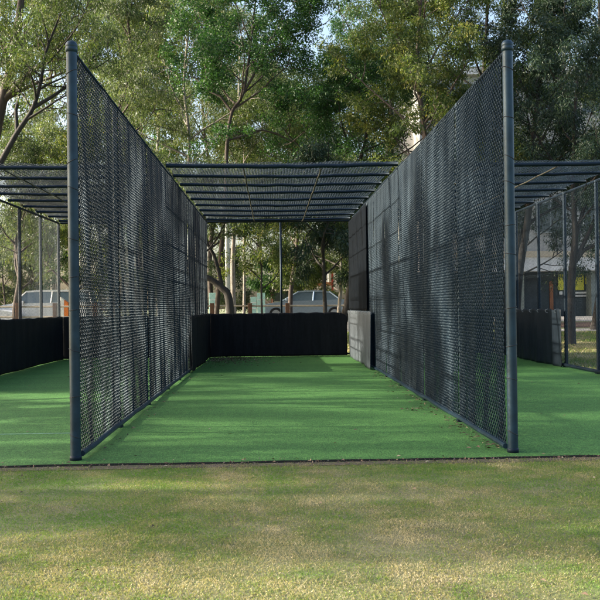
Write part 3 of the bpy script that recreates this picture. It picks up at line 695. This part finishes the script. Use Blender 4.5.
def car(label, x, y, paint, rot=0, van=False):
    z = hz(x, y) + .006
    root = empty('parked_car', (x, y, z), label, 'car', 'cars parked along the road')
    # side profile (along x, front at -x), height above road
    Lh = 2.25
    low = [(-2.25, .42), (-2.22, .30), (2.2, .30), (2.25, .45)]
    belt = [(-2.28, .62), (-2.15, .76), (-1.5, .88), (-1.0, .93), (1.35, .98), (1.9, 1.0), (2.2, .95), (2.28, .62)]
    if van: belt = [(-2.28, .70), (-2.15, .88), (-1.7, 1.0), (-1.3, 1.05), (1.35, 1.08), (1.9, 1.08), (2.25, 1.02), (2.28, .62)]
    body = MB(); prof = low[:1] + low[1:] + [belt[-1]] + list(reversed(belt[:-1]))
    n = len(prof); W = .88
    secs = [(-W, .94), (-W * .97 - .005, 1), (W * .97 + .005, 1), (W, .94)]
    ring = []
    for (yy, s) in [(-W + .06, .97), (-W, 1.0), (W, 1.0), (W - .06, .97)]: pass
    ys = [(-W, 0.0), (-W + .08, 1.0), (W - .08, 1.0), (W, 0.0)]
    V = []
    for yy, inn in ys:
        for (px_, pz) in prof:
            V.append((px_ * (1 if inn else .985), yy, pz if inn else pz - .03 * (pz > .6)))
    fs = [(s * n + i, s * n + (i + 1) % n, (s + 1) * n + (i + 1) % n, (s + 1) * n + i) for s in range(3) for i in range(n)]
    fs += [tuple(range(n)), tuple(3 * n + i for i in reversed(range(n)))]
    rz = Matrix.Translation((x, y, z)) @ Matrix.Rotation(rot, 4, 'Z')
    def put(mb, name, m, par, sm=False, bev=0):
        mb.v = [tuple(rz @ Vector(q)) for q in mb.v]; return mb.build(name, m, par, sm, bev)
    body.add(V, fs); bo = put(body, 'body', paint, root, False, .03)
    # glasshouse: windows with a painted roof
    bt = 1.0 if van else .93
    hh = 1.62 if van else 1.44
    if van: roofp = [(-.75, hh - .03), (-.3, hh), (1.6, hh), (2.0, hh - .08)]; base = [(-1.35, bt), (2.15, bt)]
    else: roofp = [(-.35, hh - .04), (.05, hh), (.75, hh - .01), (1.15, hh - .08)]; base = [(-1.15, bt - .01), (1.75, bt + .03)]
    gl = MB(); top = [(roofp[0][0], roofp[0][1]), (roofp[-1][0], roofp[-1][1])]
    gv = []
    for yy, yt in ((-W + .03, -W + .2), (W - .03, W - .2)):
        gv += [(base[0][0], yy, base[0][1] - .02), (base[1][0], yy, base[1][1] - .02), (roofp[-1][0], yt, roofp[-1][1] - .02), (roofp[0][0], yt, roofp[0][1] - .02)]
    gl.add(gv, [(0, 1, 2, 3), (7, 6, 5, 4), (0, 3, 7, 4), (1, 5, 6, 2), (3, 2, 6, 7)])
    put(gl, 'windows', M['car_glass'], root)
    rf = MB(); rv = []; m2 = len(roofp)
    for yt in (-W + .17, W - .17):
        for (a_, b2) in roofp: rv.append((a_, yt, b2))
        for (a_, b2) in reversed(roofp): rv.append((a_, yt, b2 - .05))
    k2 = 2 * m2
    rf.add(rv, [(i, (i + 1) % k2, k2 + (i + 1) % k2, k2 + i) for i in range(k2)] + [tuple(range(k2)), tuple(k2 + i for i in reversed(range(k2)))])
    put(rf, 'roof', paint, root, False, .015)
    for s in (-1, 1):
        for (bx, tx) in ((base[0][0], roofp[0][0]), (.35, .40), (base[1][0], roofp[-1][0])):
            put(MB().tube([(bx, s * (W - .03), bt), (tx, s * (W - .18), hh - .06)], .035, 6), 'pillar', paint, root)
    for sx in (-1.42, 1.38):
        for s in (-1, 1):
            tb_ = MB(); tb_.tube([(sx, s * (W - .18), .32), (sx, s * (W + .015), .32)], .32, 24)
            ty = put(tb_, 'wheel', M['tyre'], root)
            tb2 = MB(); tb2.tube([(sx, s * (W - .02), .32), (sx, s * (W + .022), .32)], .21, 16); put(tb2, 'rim', M['rim'], ty)
    for s in (-1, 1):
        put(MB().box(-2.285, -2.17, s * .62 - .17, s * .62 + .17, .60, .73), 'headlight', M['lamp_lens'], root, False, .02)
        put(MB().box(2.17, 2.285, s * .64 - .15, s * .64 + .15, .70, .88), 'tail_light', M['lamp_red'], root, False, .02)
        put(MB().box(-.95, -.80, s * (W + .02) - .08, s * (W + .02) + .08, bt + .02, bt + .16), 'mirror', paint, root, False, .02)
    return root
p = at(302, 306, 37); car('silver-blue sedan parked behind the middle lane end', p.x + .3, 41.4, M['car_silver'])
p = at(38, 306, 37); car('white wagon parked behind the left lane, seen through the mesh', p.x, 38.6, M['car_white'], 0, True)
p = at(-22, 306, 37); car('white sedan cut by the left frame edge', p.x - .6, 37.4, M['car_white'], math.pi)
# white and orange barrier
A = at(61.5, 297, 33); B = at(68.8, 300, 33); z = hz(A.x, 33)
o = empty('road_barrier', ((A.x + B.x) / 2, 33, z), 'white and orange plastic barrier beside the left front post', 'barrier')
mx = A.x + .12
b1 = MB(); b1.add([(A.x - .1, 32.8, z), (mx, 32.8, z), (mx, 32.9, A.z - .10), (A.x - .02, 32.9, A.z), (A.x - .1, 33.2, z), (mx, 33.2, z), (mx, 33.1, A.z - .10), (A.x - .02, 33.1, A.z)], [(0, 1, 2, 3), (5, 4, 7, 6), (1, 5, 6, 2), (3, 2, 6, 7), (4, 0, 3, 7)])
b1.build('white_half', M['white'], o, bevel=.015)
b2 = MB(); b2.add([(mx + .004, 32.8, z), (B.x, 32.8, z), (B.x, 32.9, B.z - .10), (mx + .004, 32.9, B.z), (mx + .004, 33.2, z), (B.x, 33.2, z), (B.x, 33.1, B.z - .10), (mx + .004, 33.1, B.z)], [(0, 1, 2, 3), (5, 4, 7, 6), (1, 5, 6, 2), (3, 2, 6, 7), (4, 0, 3, 7)])
b2.build('orange_half', M['orange'], o, bevel=.015)

# small house behind the silver car
HY = 62.0
A = at(271, 306, HY).x; B = at(334, 306, HY).x; z = hz(0, HY)
hs = empty('small_house', ((A + B) / 2, HY, z), 'low house with tan roof and red pier behind the silver car', 'house')
zt = at(300, 291, HY).z
MB().box(A, B, HY, HY + 6, z - .1, zt).build('wall', M['brick'], hs)
r_ = MB(); xa, xb = A - .4, B + .3; zr = at(300, 279, HY).z + .5
r_.add([(xa, HY - .5, zt), (xb, HY - .5, zt), (xb, HY + 6.5, zt), (xa, HY + 6.5, zt), (xa + 1.2, HY + 3, zr), (xb - 1.2, HY + 3, zr)], [(0, 1, 5, 4), (1, 2, 5), (2, 3, 4, 5), (3, 0, 4), (3, 2, 1, 0)])
r_.build('roof', M['roof_tan'], hs)
P0 = at(322, 284, HY - 1.2); P1 = at(331, 284, HY - 1.2)
MB().box(P0.x - .6, P1.x, HY - 1.6, HY - .55, P0.z - .12, P0.z + .12).build('porch_roof', M['roof_orange'], hs)
q0, q1 = at(329.5, 270, HY - 1.2), at(332, 270, HY - 1.2)
MB().box(q0.x - .12, q0.x + .1, HY - 1.5, HY - 1.1, z - .05, q0.z).build('pier', M['white'], hs)
MB().box(q0.x + .104, q1.x + .08, HY - 1.5, HY - 1.1, z - .05, q0.z).build('pier', M['redwall'], hs)
for px in (280, 292, 308):
    q = at(px, 300, HY); f_ = MB().box(q.x - .5, q.x + .5, HY - .06, HY - .004, z + 1, z + 2.1).build('window', M['frame'], hs)
    MB().box(q.x - .43, q.x + .43, HY - .075, HY - .063, z + 1.07, z + 2.03).build('pane', M['glassy'], f_)

# building on the right
BY = 43.0
bx0, bx1 = at(424, 306, BY).x, at(424, 306, BY).x + 24
z = hz(bx0 + 2, BY); zc = at(560, 257, BY).z; zf = at(560, 271, BY).z; ztan = at(560, 251.5, BY).z
ztop = at(520, 72, BY).z
bd = empty('grey_building', ((bx0 + bx1) / 2, BY, z), 'grey flat-roofed building with pale band and dark ground floor on the right', 'building')
MB().box(bx0, bx1, BY + .6, BY + 14, ztan, ztop).build('upper_wall', M['concrete'], bd)
MB().box(bx0 - .3, bx1, BY - .6, BY + .59, zc + .003, ztan).build('coping', M['sand'], bd)
MB().box(bx0 - .3, bx1, BY - .5, BY + .59, zf, zc).build('fascia', M['fascia'], bd)
MB().box(bx0, bx1, BY + .9, BY + 14, z - .3, ztan - .01).build('ground_wall', M['darkwall'], bd)
MB().box(bx0 - .1, bx1, BY + .3, BY + 14.3, ztop, ztop + .35).build('parapet', M['fascia'], bd)
for fl_ in range(3):
    z0_ = ztan + 1.0 + fl_ * 3.1
    if z0_ + 1.5 > ztop: break
    nn = 9
    for i in range(nn):
        xa = bx0 + .8 + i * 2.55
        fr_ = MB().box(xa, xa + 1.7, BY + .52, BY + .597, z0_, z0_ + 1.6).build('window', M['frame'], bd)
        MB().box(xa + .06, xa + .82, BY + .50, BY + .517, z0_ + .06, z0_ + 1.54).build('pane', M['glassy'], fr_)
        MB().box(xa + .88, xa + 1.64, BY + .50, BY + .517, z0_ + .06, z0_ + 1.54).build('pane', M['glassy'], fr_)
for px in (597, 520, 470, 640):
    q = at(px, 300, BY); MB().box(q.x - .25, q.x + .25, BY + .1, BY + .89, z - .05, zf - .003).build('pier', M['pilaster'], bd)
def wbox(px0, px1, py0, py1, y, d, name, m, par, bev=0):
    a_, b2 = at(px0, py0, y), at(px1, py1, y)
    return MB().box(a_.x, b2.x, y, y + d, b2.z, a_.z).build(name, m, par, bevel=bev)
YW = BY + .9
d_ = wbox(549.5, 553.5, 281, 312, YW - .09, .085, 'door', M['door'], bd)
wbox(540, 549.2, 281, 312, YW - .05, .045, 'window', M['glassy'], bd)
for k in range(9):
    zz = z + .35 + k * .2
    if zz < zf - .5:
        a_, b2 = at(576, 300, YW).x, at(592, 300, YW).x
        MB().box(a_, b2, YW - .04, YW - .004, zz, zz + .12).build('slat', M['darkwall'], bd)
def poster(label, px0, px1, py0, py1, seed, lines):
    a_, b2 = at(px0, py0, YW - .12), at(px1, py1, YW - .12)
    o = empty('notice', ((a_.x + b2.x) / 2, YW - .1, b2.z), label, 'notice', 'yellow notices on the dark wall')
    MB().box(a_.x, b2.x, YW - .12, YW - .09, b2.z, a_.z).build('sheet', M['yellow'], o)
    t_ = MB(); rnd = random.Random(seed); w0 = b2.x - a_.x; h0 = a_.z - b2.z
    for (zz, hh_, fr0, fr1) in lines:
        x = a_.x + w0 * fr0
        while x < a_.x + w0 * fr1:
            ww = rnd.uniform(.03, .09); t_.box(x, min(x + ww, a_.x + w0 * fr1), YW - .124, YW - .1215, b2.z + h0 * zz, b2.z + h0 * (zz + hh_)); x += ww + .02
    if t_.v: t_.build('lettering', M['ink'], o)
    return o
LN = [(.80, .07, .25, .75), (.66, .025, .15, .85), (.30, .012, .2, .8)]
poster('yellow notice left of the forked trunk', 558, 565.5, 274.5, 290, 1, LN)
poster('large yellow notice right of the forked trunk', 573.5, 584, 274, 290, 2, LN)
poster('small yellow notice at the far right', 585.5, 588.8, 276.5, 284, 3, [])
for i, (y0, y1) in enumerate([(291.8, 293.6), (295, 296.6)]):
    o = wbox(574, 586.5, y0, y1, YW - .14, .04, 'sign_strip', M['white'], None)
    tag(o, ['upper white strip under the large yellow notice', 'lower white strip under the large yellow notice'][i], 'sign strip', 'white strips under the notices')
o = wbox(559.5, 562.5, 291.5, 294.5, YW - .14, .04, 'white_plate', M['white'], None)
tag(o, 'small white plate under the left yellow notice', 'plate')
